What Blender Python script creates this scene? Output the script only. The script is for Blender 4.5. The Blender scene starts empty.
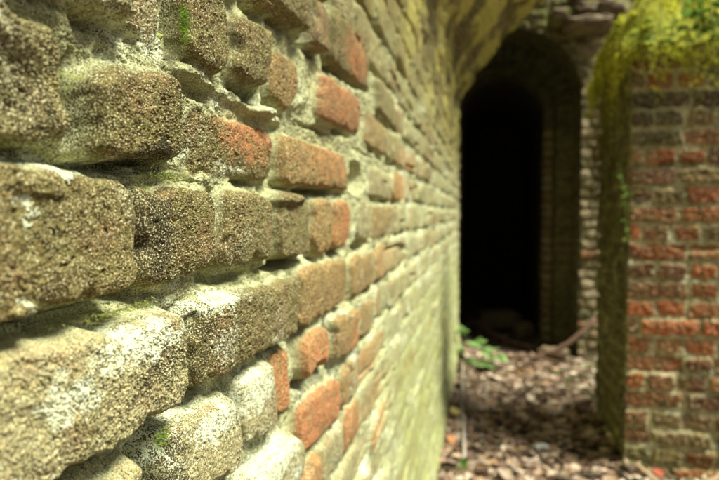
import bpy, math
import numpy as np
from mathutils import Vector, Matrix

# ------------------------------------------------------------------ camera, sky, sun, exposure
sc = bpy.context.scene
COL = sc.collection
R = math.radians
CAM_H = 1.12
cam_d = bpy.data.cameras.new('camera')
cam = bpy.data.objects.new('camera', cam_d)
COL.objects.link(cam)
cam.location = (0, 0, CAM_H)
cam.rotation_euler = (R(90 - 2.6), 0, R(12.2))
cam_d.sensor_width = 36
cam_d.lens = 28.79
cam_d.clip_start = 0.02
cam_d.clip_end = 400
cam_d.dof.use_dof = True
cam_d.dof.focus_distance = 0.385
cam_d.dof.aperture_fstop = 6.9
sc.camera = cam

SUN_EL, SUN_AZ = 58.0, -16.0          # azimuth counted from +x towards +y
w = bpy.data.worlds.new('World')
sc.world = w
w.use_nodes = True
nt = w.node_tree
nt.nodes.clear()
sky = nt.nodes.new('ShaderNodeTexSky')
sky.sky_type = 'NISHITA'
sky.sun_disc = False
sky.sun_elevation = R(SUN_EL)
sky.sun_rotation = R(90 - SUN_AZ)
sky.dust_density = 2.0
bg = nt.nodes.new('ShaderNodeBackground')
bg.inputs['Strength'].default_value = 0.04
wo = nt.nodes.new('ShaderNodeOutputWorld')
hs = nt.nodes.new('ShaderNodeHueSaturation')       # thin bright cloud: the blue washed out of the sky
hs.inputs['Saturation'].default_value = 0.25
nt.links.new(sky.outputs[0], hs.inputs['Color'])
nt.links.new(hs.outputs[0], bg.inputs[0])
nt.links.new(bg.outputs[0], wo.inputs[0])
sun_d = bpy.data.lights.new('sun', 'SUN')
sun_d.energy = 4.9
sun_d.angle = R(20)
sun_d.color = (1.0, 0.995, 0.84)
sun = bpy.data.objects.new('sun', sun_d)
COL.objects.link(sun)
sd = Vector((math.cos(R(SUN_EL)) * math.cos(R(SUN_AZ)), math.cos(R(SUN_EL)) * math.sin(R(SUN_AZ)), math.sin(R(SUN_EL))))
sun.rotation_euler = sd.to_track_quat('Z', 'Y').to_euler()
sun.location = (4, 0, 6)
vs = sc.view_settings
vs.view_transform = 'Standard'
vs.look = 'None'
vs.gamma = 1
vs.use_curve_mapping = False
vs.exposure = 0.95
sc.cycles.max_bounces = 6
sc.cycles.diffuse_bounces = 4
sc.cycles.use_denoising = True

rng = np.random.default_rng(7)

# ------------------------------------------------------------------ noise
_g = np.random.default_rng(1).uniform(0, 2 * np.pi, 256)
_GX, _GY = np.cos(_g).astype(np.float32), np.sin(_g).astype(np.float32)


def _hash(ix, iy, seed):
    h = ix.astype(np.uint32) * np.uint32(374761393) + iy.astype(np.uint32) * np.uint32(668265263) + np.uint32((seed * 2246822519) & 0xffffffff)
    h ^= h >> np.uint32(13)
    h *= np.uint32(1274126177)
    h ^= h >> np.uint32(16)
    return h


def perlin(x, y, seed):
    x = np.asarray(x, np.float32); y = np.asarray(y, np.float32)
    fx = np.floor(x); fy = np.floor(y)
    ix = fx.astype(np.int32); iy = fy.astype(np.int32)
    dx = x - fx; dy = y - fy
    u = dx * dx * dx * (dx * (dx * 6 - 15) + 10)
    v = dy * dy * dy * (dy * (dy * 6 - 15) + 10)

    def g(ox, oy):
        k = (_hash(ix + ox, iy + oy, seed) & np.uint32(255)).astype(np.int32)
        return _GX[k] * (dx - ox) + _GY[k] * (dy - oy)
    a = g(0, 0); a += u * (g(1, 0) - a)
    b = g(0, 1); b += u * (g(1, 1) - b)
    return (a + v * (b - a)) * 1.5


def fbm(x, y, seed, n=3):
    s = 0; a = 1.0; t = 0
    for i in range(n):
        s = s + a * perlin(x * (2 ** i) + 17.3 * i, y * (2 ** i) - 9.1 * i, seed + i)
        t += a; a *= 0.5
    return s / t


def worley(x, y, seed):
    """distance to the nearest of jittered points and that point's random number"""
    x = np.asarray(x, np.float32); y = np.asarray(y, np.float32)
    fx = np.floor(x); fy = np.floor(y)
    ix = fx.astype(np.int32); iy = fy.astype(np.int32)
    best = np.full(x.shape, 9, np.float32); rid = np.zeros(x.shape, np.float32)
    for ox in (-1, 0, 1):
        for oy in (-1, 0, 1):
            h = _hash(ix + ox, iy + oy, seed)
            px = (h & np.uint32(1023)).astype(np.float32) / 1023
            py = ((h >> np.uint32(10)) & np.uint32(1023)).astype(np.float32) / 1023
            d = (ox + px - (x - fx)) ** 2 + (oy + py - (y - fy)) ** 2
            r = ((h >> np.uint32(20)) & np.uint32(1023)).astype(np.float32) / 1023
            m = d < best
            best = np.where(m, d, best); rid = np.where(m, r, rid)
    return np.sqrt(best), rid


def sstep(a, b, x):
    t = np.clip((x - a) / (b - a), 0, 1)
    return t * t * (3 - 2 * t)


# ------------------------------------------------------------------ objects
def link(name, me, mat=None, parent=None):
    o = bpy.data.objects.new(name, me)
    COL.objects.link(o)
    if mat is not None and me is not None:
        me.materials.append(mat)
    if parent is not None:
        o.parent = parent
    return o


def empty(name, loc=(0, 0, 0)):
    o = bpy.data.objects.new(name, None)
    o.empty_display_size = 0.05
    COL.objects.link(o)
    o.location = loc
    return o


def tag(o, label=None, cat=None, group=None, kind=None):
    if label: o['label'] = label
    if cat: o['category'] = cat
    if group: o['group'] = group
    if kind: o['kind'] = kind
    return o


def np_mesh(name, co, faces, smooth=True, attrs=None, mat_idx=None):
    """co (N,3); faces (M,4) or (M,3) int arrays"""
    me = bpy.data.meshes.new(name)
    co = np.ascontiguousarray(co, np.float32); faces = np.ascontiguousarray(faces, np.int32)
    n, k = faces.shape
    me.vertices.add(len(co)); me.vertices.foreach_set('co', co.ravel())
    me.loops.add(n * k); me.loops.foreach_set('vertex_index', faces.ravel())
    me.polygons.add(n)
    me.polygons.foreach_set('loop_start', np.arange(0, n * k, k, dtype=np.int32))
    me.polygons.foreach_set('use_smooth', np.full(n, smooth, dtype=bool))
    for an, av in (attrs or {}).items():
        at = me.attributes.new(an, 'FLOAT_COLOR', 'POINT')
        at.data.foreach_set('color', np.ascontiguousarray(av, np.float32).ravel())
    me.update(calc_edges=True)
    return me


def grid_faces(nr, nc, flip=False):
    i = np.arange(nr * nc, dtype=np.int32).reshape(nr, nc)
    f = np.stack([i[:-1, :-1], i[:-1, 1:], i[1:, 1:], i[1:, :-1]], -1).reshape(-1, 4)
    return f[:, ::-1] if flip else f


# ------------------------------------------------------------------ materials
def new_mat(name):
    m = bpy.data.materials.new(name)
    m.use_nodes = True
    t = m.node_tree
    t.nodes.clear()
    out = t.nodes.new('ShaderNodeOutputMaterial')
    return m, t, out


class NG:
    def __init__(self, t): self.t = t

    def n(self, typ, **kw):
        nd = self.t.nodes.new(typ)
        for k, v in kw.items(): setattr(nd, k, v)
        return nd

    def val(self, sock, v):
        if isinstance(v, bpy.types.NodeSocket): self.t.links.new(v, sock)
        else: sock.default_value = v

    def attr(self, name):
        return self.n('ShaderNodeAttribute', attribute_name=name)

    def noise(self, vec, scale, detail=3, rough=0.55):
        nd = self.n('ShaderNodeTexNoise')
        self.val(nd.inputs['Vector'], vec)
        nd.inputs['Scale'].default_value = scale
        nd.inputs['Detail'].default_value = detail
        nd.inputs['Roughness'].default_value = rough
        return nd.outputs['Fac']

    def ramp(self, fac, a, b, lo=0.0, hi=1.0):
        nd = self.n('ShaderNodeMapRange')
        nd.interpolation_type = 'SMOOTHSTEP'
        self.val(nd.inputs[0], fac)
        nd.inputs[1].default_value = a; nd.inputs[2].default_value = b
        nd.inputs[3].default_value = lo; nd.inputs[4].default_value = hi
        return nd.outputs[0]

    def mix(self, fac, a, b, mode='MIX'):
        nd = self.n('ShaderNodeMix', data_type='RGBA', blend_type=mode)
        self.val(nd.inputs['Factor'], fac)
        for s, v in ((nd.inputs[6], a), (nd.inputs[7], b)):
            self.val(s, v if isinstance(v, bpy.types.NodeSocket) else (*v, 1.0) if len(v) == 3 else v)
        return nd.outputs[2]

    def math(self, op, a, b=0.0):
        nd = self.n('ShaderNodeMath', operation=op)
        self.val(nd.inputs[0], a); self.val(nd.inputs[1], b)
        return nd.outputs[0]


def masonry_mat(name, fine=900., bump=0.8, dist=0.0009, speck=1.0, rough=0.92):
    m, t, out = new_mat(name)
    g = NG(t)
    pos = g.n('ShaderNodeTexCoord').outputs['Object']
    tint = g.attr('tint').outputs['Color']
    mk = g.attr('mask')
    sep = g.n('ShaderNodeSeparateColor')
    t.links.new(mk.outputs['Color'], sep.inputs[0])
    moss, crust, black = sep.outputs[0], sep.outputs[1], sep.outputs[2]
    nA = g.noise(pos, fine, 3, 0.6)
    nB = g.noise(pos, fine * 0.23, 4, 0.6)
    nC = g.noise(pos, fine * 1.9, 2, 0.6)
    nD = g.noise(pos, fine * 0.07, 3, 0.6)
    # mottled brick / mortar colour
    c = g.mix(g.ramp(nB, 0.3, 0.72), tint, g.mix(1.0, tint, (1.25, 1.12, 0.95), 'MULTIPLY'))
    c = g.mix(g.ramp(nB, 0.62, 0.36, 0.0, 0.5), c, g.mix(1.0, tint, (0.55, 0.5, 0.42), 'MULTIPLY'))
    # olive algae film in patches
    c = g.mix(g.math('MULTIPLY', g.ramp(nD, 0.46, 0.66), 0.45 * speck), c, (0.17, 0.16, 0.045))
    # dark and pale grains
    dk = g.math('ADD', g.math('MULTIPLY', black, 0.26), 0.305)
    df = g.n('ShaderNodeMapRange')
    t.links.new(nA, df.inputs[0])
    t.links.new(g.math('ADD', dk, 0.12), df.inputs[1])
    t.links.new(dk, df.inputs[2])
    c = g.mix(g.math('MULTIPLY', df.outputs[0], 0.93 * speck), c, (0.03, 0.025, 0.012))
    c = g.mix(g.math('MULTIPLY', g.ramp(nA, 0.55, 0.65), 0.74 * speck), c, (0.72, 0.69, 0.43))
    # pale crust of lichen and lime
    cm = g.math('ADD', crust, g.math('MULTIPLY', g.math('SUBTRACT', nA, 0.5), 1.9))
    cm = g.math('ADD', cm, g.math('MULTIPLY', g.math('SUBTRACT', nB, 0.5), 1.3))
    c = g.mix(g.math('MULTIPLY', g.ramp(cm, 0.50, 0.86), 0.9), c, g.mix(nC, (0.49, 0.53, 0.33), (0.78, 0.82, 0.61)))
    # moss film
    mm = g.math('ADD', moss, g.math('MULTIPLY', g.math('SUBTRACT', nB, 0.5), 1.1))
    mm = g.math('ADD', mm, g.math('MULTIPLY', g.math('SUBTRACT', nC, 0.5), 0.5))
    c = g.mix(g.ramp(mm, 0.42, 0.72), c, g.mix(nA, (0.16, 0.20, 0.03), (0.42, 0.46, 0.12)))
    b = g.n('ShaderNodeBsdfPrincipled')
    t.links.new(c, b.inputs['Base Color'])
    b.inputs['Roughness'].default_value = rough
    b.inputs['Specular IOR Level'].default_value = 0.25
    bp = g.n('ShaderNodeBump')
    bp.inputs['Strength'].default_value = bump
    bp.inputs['Distance'].default_value = dist
    t.links.new(g.math('ADD', nA, g.math('MULTIPLY', nC, 0.5)), bp.inputs['Height'])
    t.links.new(bp.outputs[0], b.inputs['Normal'])
    t.links.new(b.outputs[0], out.inputs[0])
    return m


def leaf_mat(name, translucent=0.35, rough=0.7, var=0.3):
    """colour per vertex in 'tint'"""
    m, t, out = new_mat(name)
    g = NG(t)
    pos = g.n('ShaderNodeTexCoord').outputs['Object']
    tint = g.attr('tint').outputs['Color']
    n = g.noise(pos, 160, 3)
    c = g.mix(g.ramp(n, 0.35, 0.65, 0, var), tint, g.mix(1.0, tint, (0.45, 0.42, 0.4), 'MULTIPLY'))
    b = g.n('ShaderNodeBsdfPrincipled')
    t.links.new(c, b.inputs['Base Color'])
    b.inputs['Roughness'].default_value = rough
    b.inputs['Specular IOR Level'].default_value = 0.3
    tr = g.n('ShaderNodeBsdfTranslucent')
    t.links.new(c, tr.inputs[0])
    mx = g.n('ShaderNodeMixShader')
    mx.inputs[0].default_value = translucent
    t.links.new(b.outputs[0], mx.inputs[1]); t.links.new(tr.outputs[0], mx.inputs[2])
    t.links.new(mx.outputs[0], out.inputs[0])
    return m


def plain_mat(name, c1, c2, scale=60, rough=0.9, bump=0.5, dist=0.004, stretch=(1, 1, 1), c3=None):
    m, t, out = new_mat(name)
    g = NG(t)
    pos = g.n('ShaderNodeTexCoord').outputs['Object']
    mp = g.n('ShaderNodeMapping')
    mp.inputs['Scale'].default_value = stretch
    t.links.new(pos, mp.inputs[0])
    v = mp.outputs[0]
    n = g.noise(v, scale, 5, 0.6)
    n2 = g.noise(v, scale * 0.2, 3, 0.6)
    c = g.mix(g.ramp(n, 0.32, 0.68), c1, c2)
    if c3: c = g.mix(g.ramp(n2, 0.5, 0.68), c, c3)
    b = g.n('ShaderNodeBsdfPrincipled')
    t.links.new(c, b.inputs['Base Color'])
    b.inputs['Roughness'].default_value = rough
    bp = g.n('ShaderNodeBump')
    bp.inputs['Strength'].default_value = bump
    bp.inputs['Distance'].default_value = dist
    t.links.new(n, bp.inputs['Height'])
    t.links.new(bp.outputs[0], b.inputs['Normal'])
    t.links.new(b.outputs[0], out.inputs[0])
    return m


M_WALL = masonry_mat('weathered_brick')
M_OLD = masonry_mat('shaded_corner_brick', fine=150., bump=0.7, dist=0.003, speck=0.75)
M_LITTER = leaf_mat('dead_leaf', 0.15, 0.75)
M_GREEN = leaf_mat('fresh_leaf', 0.4, 0.5, 0.2)
M_MOSS = leaf_mat('moss_strand', 0.45, 0.85, 0.15)
M_BARK = plain_mat('bark', (0.06, 0.035, 0.022), (0.22, 0.125, 0.08), 90, stretch=(1, 1, 1))
M_PALEBARK = plain_mat('pale_bark', (0.24, 0.16, 0.09), (0.48, 0.34, 0.2), 80)
M_GREYTWIG = plain_mat('grey_twig', (0.30, 0.26, 0.22), (0.5, 0.45, 0.4), 120)
M_SOIL = plain_mat('soil', (0.035, 0.024, 0.016), (0.11, 0.075, 0.05), 40, c3=(0.16, 0.11, 0.075))
M_STONE = plain_mat('fallen_stone', (0.10, 0.07, 0.04), (0.20, 0.145, 0.08), 50)
M_DARK = plain_mat('dark_brick', (0.025, 0.02, 0.014), (0.06, 0.05, 0.035), 25)  # near-black brick tone of the passage lining
M_CORE = plain_mat('rubble_core', (0.12, 0.10, 0.07), (0.26, 0.22, 0.15), 25)

# ------------------------------------------------------------------ brick sheets
def quad(u0, u1, v0, v1):
    return [(u0, v1), (u1, v1), (u1, v0), (u0, v0)]


def brick(q, prot=0.0, tu=0.0, tv=0.0, tint=(0.34, 0.26, 0.11), rough=1.0, edge=0.006):
    return dict(q=q, prot=prot, tu=tu, tv=tv, tint=tint, rough=rough, edge=edge)


def sheet(U, V, bricks, seed, mort_base=-0.009, mort_tint=(0.46, 0.45, 0.28), warp=(0.0035, 0.0012), rnd=0.004,
          face=0.0014, lumps=(), smear=None, grow=0.0, chip=0.0, fade=0.0, dome_=(0.0035, 0.009), mlow=0.006, gaps=0.0):
    """heights and colours of a masonry face over the grid U (columns) x V (rows)"""
    u, v = np.meshgrid(U.astype(np.float32), V.astype(np.float32))
    wf = 1 - fade * sstep(0.42, 0.75, u)
    uw = u + warp[0] * fbm(u * 28, v * 28, seed, 2) + warp[1] * wf * fbm(u * 170, v * 170, seed + 5, 2)
    vw = v + warp[0] * fbm(u * 28, v * 28, seed + 10, 2) + warp[1] * fbm(u * 170, v * 170, seed + 15, 2)
    ch = chip * np.clip(fbm(u * 45, v * 45, seed + 18, 2 if fade == 0 else 1) - 0.1, 0, 1) if chip else 0
    mort = (mort_base(u, v) if callable(mort_base) else mort_base) + mlow * fbm(u * 9, v * 9, seed + 25, 2) + 0.002 * fbm(u * 30, v * 30, seed + 27, 1)
    mfine = 0.0042 * fbm(u * 60, v * 60, seed + 20, 3)
    best = np.full(u.shape, 9.0, np.float32)
    prot = np.zeros(u.shape, np.float32)
    edge = np.full(u.shape, 0.006, np.float32)
    rgh = np.ones(u.shape, np.float32)
    cen_u = np.zeros(u.shape, np.float32); cen_v = np.zeros(u.shape, np.float32); hw = np.ones(u.shape, np.float32)
    tint = np.empty(u.shape + (3,), np.float32)
    tint[:] = mort_tint
    btint = tint.copy()
    mg = 0.02
    for b in bricks:
        q = np.array(b['q'], np.float32)
        i0, i1 = np.searchsorted(U, [q[:, 0].min() - mg, q[:, 0].max() + mg])
        j0, j1 = np.searchsorted(V, [q[:, 1].min() - mg, q[:, 1].max() + mg])
        if i1 - i0 < 1 or j1 - j0 < 1: continue
        s = (slice(j0, j1), slice(i0, i1))
        uu, vv = uw[s], vw[s]
        acc = 0
        r = b.get('rnd', rnd)
        for k in range(4):
            a = q[k]; c = q[(k + 1) % 4]
            e = c - a; L = math.hypot(*e) + 1e-9
            nx, ny = -e[1] / L, e[0] / L          # outward for TL,TR,BR,BL order
            acc = acc + np.exp(np.clip(((uu - a[0]) * nx + (vv - a[1]) * ny) / r, -40, 40))
        d = r * np.log(acc)
        cu, cv = q.mean(0)
        pr = b['prot'] + b['tu'] * (uu - cu) + b['tv'] * (vv - cv)
        m = d < best[s]
        best[s] = np.where(m, d, best[s])
        prot[s] = np.where(m, pr, prot[s])
        cen_u[s] = np.where(m, cu, cen_u[s]); cen_v[s] = np.where(m, cv, cen_v[s]); hw[s] = np.where(m, np.ptp(q[:, 0]) / 2, hw[s])
        edge[s] = np.where(m, b['edge'], edge[s])
        rgh[s] = np.where(m, b['rough'], rgh[s])
        btint[s] = np.where(m[..., None], np.array(b['tint'], np.float32), btint[s])
    if chip: best = best + ch
    best = best - grow
    inside = sstep(-0.001, 1.0, -best / edge)
    dome = np.exp(-np.clip(-best, 0, 1) / dome_[1])
    hb = prot - dome_[0] * dome + rgh * (face * fbm(u * 45, v * 45, seed + 30, 3) + 0.6 * face * wf * fbm(u * 130, v * 130, seed + 34, 2))
    if gaps:     # washed-out joints: open cracks under the bricks and at some of their ends
        under = sstep(0.018, 0.030, cen_v - v) * sstep(-0.10, 0.25, fbm(u * 9, v * 26, seed + 60, 2))
        ends = sstep(-0.010, 0.0, cen_u - hw - u) * sstep(0.05, 0.35, fbm(u * 21, v * 11, seed + 64, 2)) * sstep(0.034, 0.026, np.abs(cen_v - v))
        under = np.maximum(under, sstep(0.018, 0.030, cen_v - v) * sstep(0.7, 1.1, u) * sstep(0.1, 0.3, fbm(u * 2.4, v * 24, seed + 66, 2)))
        mort = mort - gaps * np.maximum(under * 1.0, ends * 0.7) * sstep(0.0085, 0.003, best) 
    if smear is not None:
        sm = smear(u, v)
        mort = mort * (1 - 0.75 * sm) - 0.001 * sm
    h = mort + (hb - mort) * inside + mfine * (1 - inside) ** 3
    for (cu, cv, ru, rv, amp) in lumps:
        rr = ((uw - cu) / ru) ** 2 + ((vw - cv) / rv) ** 2
        h = h + amp * sstep(1.25, 0.3, rr)
    bm = sstep(0.25, 0.8, inside)
    tint = tint + (btint - tint) * bm[..., None]
    return u, v, h, bm, tint, inside


def pack(tint, a, b, c):
    n = tint.shape[0] * tint.shape[1]
    t = np.ones((n, 4), np.float32); t[:, :3] = np.clip(tint, 0.005, 0.95).reshape(n, 3)
    m = np.ones((n, 4), np.float32)
    m[:, 0] = np.clip(a, 0, 1).ravel(); m[:, 1] = np.clip(b, 0, 1).ravel(); m[:, 2] = np.clip(c, 0, 1).ravel()
    return dict(tint=t, mask=m)


def ell(u, v, cu, cv, ru, rv):
    return sstep(1.9, 0.0, ((u - cu) / ru) ** 2 + ((v - cv) / rv) ** 2)


# ------------------------------------------------------------------ the close wall with the vault springing from it
WX = -0.195
SPRING = 1.94
Y_END = 4.66
OCH = (0.150, 0.124, 0.042); OLV = (0.105, 0.10, 0.035); TAN = (0.27, 0.175, 0.06); RED = (0.27, 0.13, 0.055)
ORG = (0.40, 0.20, 0.065); PAL = (0.33, 0.31, 0.165); BRN = (0.19, 0.12, 0.055); ORR = (0.42, 0.165, 0.06)

HAND = {
 3: [([(0.4925, 1.3788), (0.6605, 1.3823), (0.6437, 1.3218), (0.4957, 1.3049)], 6, OCH), ([(0.6731, 1.3846), (0.7283, 1.3823), (0.7228, 1.3198), (0.6598, 1.3173)], 3, BRN),
     ([(0.7436, 1.3978), (0.9967, 1.3966), (0.997, 1.3363), (0.7429, 1.3173)], 2, OCH)],
 2: [([(0.2664, 1.3249), (0.3548, 1.3134), (0.3497, 1.2211), (0.263, 1.2289)], -8, (0.36, 0.33, 0.19)), ([(0.3584, 1.3022), (0.4283, 1.2956), (0.4211, 1.2241), (0.3562, 1.2234)], 2, OCH),
     ([(0.4413, 1.2862), (0.5288, 1.2975), (0.5065, 1.2289), (0.4323, 1.2286)], 4, OCH), ([(0.5341, 1.2839), (0.5956, 1.2845), (0.5913, 1.2286), (0.5275, 1.2253)], -3, TAN),
     ([(0.6988, 1.2964), (0.9133, 1.3061), (0.9057, 1.2461), (0.6845, 1.2349)], 3, RED), ([(0.9619, 1.3022), (1.18, 1.2928), (1.1682, 1.2363), (0.9371, 1.2355)], 3, TAN)],
 1: [([(0.10, 1.2053), (0.2547, 1.2162), (0.2541, 1.1529), (0.10, 1.1478)], -3, (0.24, 0.215, 0.095)), ([(0.2602, 1.199), (0.347, 1.2145), (0.3558, 1.1549), (0.2585, 1.1474)], 5, OCH),
     ([(0.3707, 1.1963), (0.5382, 1.2001), (0.5317, 1.151), (0.3652, 1.1475)], -7, OCH), ([(0.5528, 1.2041), (0.8099, 1.2062), (0.8351, 1.1525), (0.5489, 1.1469)], 2, TAN),
     ([(0.9976, 1.2077), (1.2343, 1.2018), (1.2352, 1.1457), (0.9979, 1.148)], 1, PAL)],
 0: [([(0.10, 1.1427), (0.2952, 1.1416), (0.298, 1.0743), (0.10, 1.0727)], 6, OCH), ([(0.303, 1.1398), (0.3984, 1.1393), (0.4035, 1.0736), (0.3041, 1.0726)], 1, OCH),
     ([(0.4103, 1.1414), (0.5179, 1.1417), (0.522, 1.0738), (0.4087, 1.073)], 2, OCH), ([(0.5315, 1.1422), (0.6335, 1.1416), (0.6445, 1.072), (0.5331, 1.0729)], 3, OCH),
     ([(0.6576, 1.14), (0.7363, 1.1396), (0.741, 1.0692), (0.6568, 1.0675)], 2, TAN), ([(0.7505, 1.1402), (0.8483, 1.1395), (0.8481, 1.0699), (0.75, 1.0695)], 1, ORG),
     ([(0.9057, 1.1359), (1.0072, 1.1358), (1.0076, 1.068), (0.9057, 1.0699)], 1, PAL), ([(1.0266, 1.1367), (1.257, 1.1387), (1.2585, 1.0698), (1.0272, 1.0708)], 2, TAN)],
 -1: [([(0.10, 1.0636), (0.3402, 1.0605), (0.3474, 0.9938), (0.10, 0.9902)], 6, PAL), ([(0.3586, 1.0569), (0.5887, 1.0575), (0.5876, 0.9861), (0.3555, 0.9947)], 5, OCH),
      ([(0.5992, 1.062), (0.8218, 1.0566), (0.8345, 0.9865), (0.5911, 0.9897)], 2, TAN), ([(0.8481, 1.0562), (1.0467, 1.055), (1.0471, 0.9897), (0.8547, 0.9865)], 2, TAN)],
 -2: [([(0.20, 0.9751), (0.3056, 0.9793), (0.3103, 0.9199), (0.20, 0.9225)], 1, PAL), ([(0.3236, 0.9854), (0.4323, 0.9759), (0.4407, 0.9093), (0.3183, 0.9218)], 5, PAL),
      ([(0.4506, 0.9793), (0.5202, 0.9809), (0.5359, 0.9095), (0.4513, 0.9169)], 1, PAL), ([(0.5299, 0.9814), (0.5875, 0.9798), (0.5933, 0.9053), (0.5448, 0.9114)], -8, ORG),
      ([(0.6124, 0.9831), (0.7099, 0.9809), (0.7094, 0.9237), (0.6154, 0.9277)], 5, ORG), ([(0.735, 0.9816), (0.8832, 0.9744), (0.8831, 0.9072), (0.7398, 0.9185)], 8, TAN),
      ([(0.9135, 0.9745), (1.0273, 0.9701), (1.0277, 0.9073), (0.9135, 0.9118)], 2, TAN)],
 -3: [([(0.449, 0.8941), (0.6, 0.8855), (0.6025, 0.8249), (0.4496, 0.8364)], 7, PAL), ([(0.6114, 0.906), (0.7726, 0.8959), (0.7779, 0.8299), (0.6142, 0.8406)], 0, ORR),
      ([(0.79, 0.8955), (0.892, 0.8957), (0.8953, 0.8309), (0.7933, 0.8352)], 3, TAN), ([(0.9058, 0.8955), (1.1392, 0.8977), (1.1363, 0.8349), (0.9058, 0.8361)], 2, ORG)],
}
ROW0, PITCH = 1.0707, 0.0778


def wall_bricks():
    r = np.random.default_rng(11)
    out = []
    for k in range(-15, 30):
        zb = ROW0 + PITCH * k
        hand = HAND.get(k, [])
        for q, p, t in hand:
            out.append(brick(q, p / 1000, r.normal(0, 0.02), r.normal(0.03, 0.04), t, r.uniform(0.8, 1.4), r.uniform(0.006, 0.009)))
        lo = min([min(c[0] for c in q) for q, _, _ in hand], default=None)
        hi = max([max(c[0] for c in q) for q, _, _ in hand], default=None)
        header = k % 2 == 0
        x = -0.45 + r.uniform(0, 0.1)
        z_add = 0
        while x < Y_END + 0.1:
            L = (0.104 if header else 0.226) + r.normal(0, 0.004)
            if r.random() < 0.12: header_now = 0.12; L = L * 0.6 + header_now * 0.4
            a, b = x, x + L
            x = b + r.uniform(0.009, 0.015)
            if lo is not None and b > lo - 0.01 and a < hi + 0.01:
                if a < lo - 0.05: b = lo - 0.012
                elif b > hi + 0.05: a = hi + 0.013
                else: continue
            j = lambda: r.normal(0, 0.0022)
            z0, z1 = zb + 0.003, zb + 0.0665 + r.normal(0, 0.002)
            q = [(a + j(), z1 + j()), (b + j(), z1 + j()), (b + j(), z0 + j()), (a + j(), z0 + j())]
            p = r.random()
            if k <= -4 and a < 1.6: t = [PAL, TAN, ORG, PAL, TAN][int(p * 5)]
            elif zb > 1.75: t = [OLV, BRN, OLV, OCH, BRN][int(p * 5)]
            else: t = [PAL, TAN, OCH, PAL, TAN, BRN, ORG, PAL][int(p * 8)]
            t = tuple(np.array(t) * r.uniform(0.85, 1.1))
            out.append(brick(q, r.normal(0.001, 0.0035), r.normal(0, 0.03), r.normal(0.02, 0.04), t, r.uniform(0.7, 1.5), r.uniform(0.006, 0.010)))
    return out


def wall_profile():
    """polyline of the section (x, z) with normals as a function of arc length above the springing"""
    ds = 0.004
    s = np.arange(0, 1.6, ds)
    al = np.radians(34 * sstep(0, 0.16, s) + 15 * sstep(0.1, 1.0, s) + 16 * sstep(0.95, 1.5, s))
    x = np.concatenate([[0], np.cumsum(np.sin(al[:-1]) * ds)])
    z = np.concatenate([[0], np.cumsum(np.cos(al[:-1]) * ds)])
    return s, x, z, al


PS, PX, PZ, PA = wall_profile()


def wall_pos(u, s, h):
    """u along the wall, s up the section (height, then along the soffit), h out of the face"""
    t = np.clip(s - SPRING, 0, None)
    x = WX + np.interp(t, PS, PX); z = np.minimum(s, SPRING) + np.interp(t, PS, PZ)
    a = np.interp(t, PS, PA)
    # old bulges of the wall
    bul = 0.006 * fbm(u * 1.3, s * 1.6, 900, 2) * sstep(0.7, 1.8, u) + 0.03 * sstep(0.25, 0.0, s)
    hh = h + bul
    uj = u + 0.0004 * perlin(h * 190, s * 190, 905) * sstep(0.1, 0.3, u) * sstep(4.6, 4.4, u)
    return np.stack([x + np.cos(a) * hh, uj + 0 * x, z - np.sin(a) * hh], -1)


def wall_grid():
    dep = lambda y: 0.041 + 0.977 * y
    U = [-0.45]
    while U[-1] < Y_END:
        y = U[-1]
        d = (0.62 - 0.24 * min(max((y - 0.40) / 0.1, 0), 1)) * dep(max(y, 0.19)) ** 2 / 160
        if y < 0.17: d = 0.004
        elif y < 0.19: d = 0.0008
        U.append(y + min(d, 0.008))
    U[-1] = Y_END
    V = [CAM_H]
    while V[-1] < SPRING + 1.12:
        V.append(V[-1] + min(max(0.00034, 0.0043 * abs(V[-1] - CAM_H)), 0.005))
    W = [CAM_H]
    while W[-1] > -0.08:
        W.append(W[-1] - min(max(0.00034, 0.0043 * abs(W[-1] - CAM_H)), 0.005))
    return np.array(U), np.array(W[:0:-1] + V)


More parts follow.
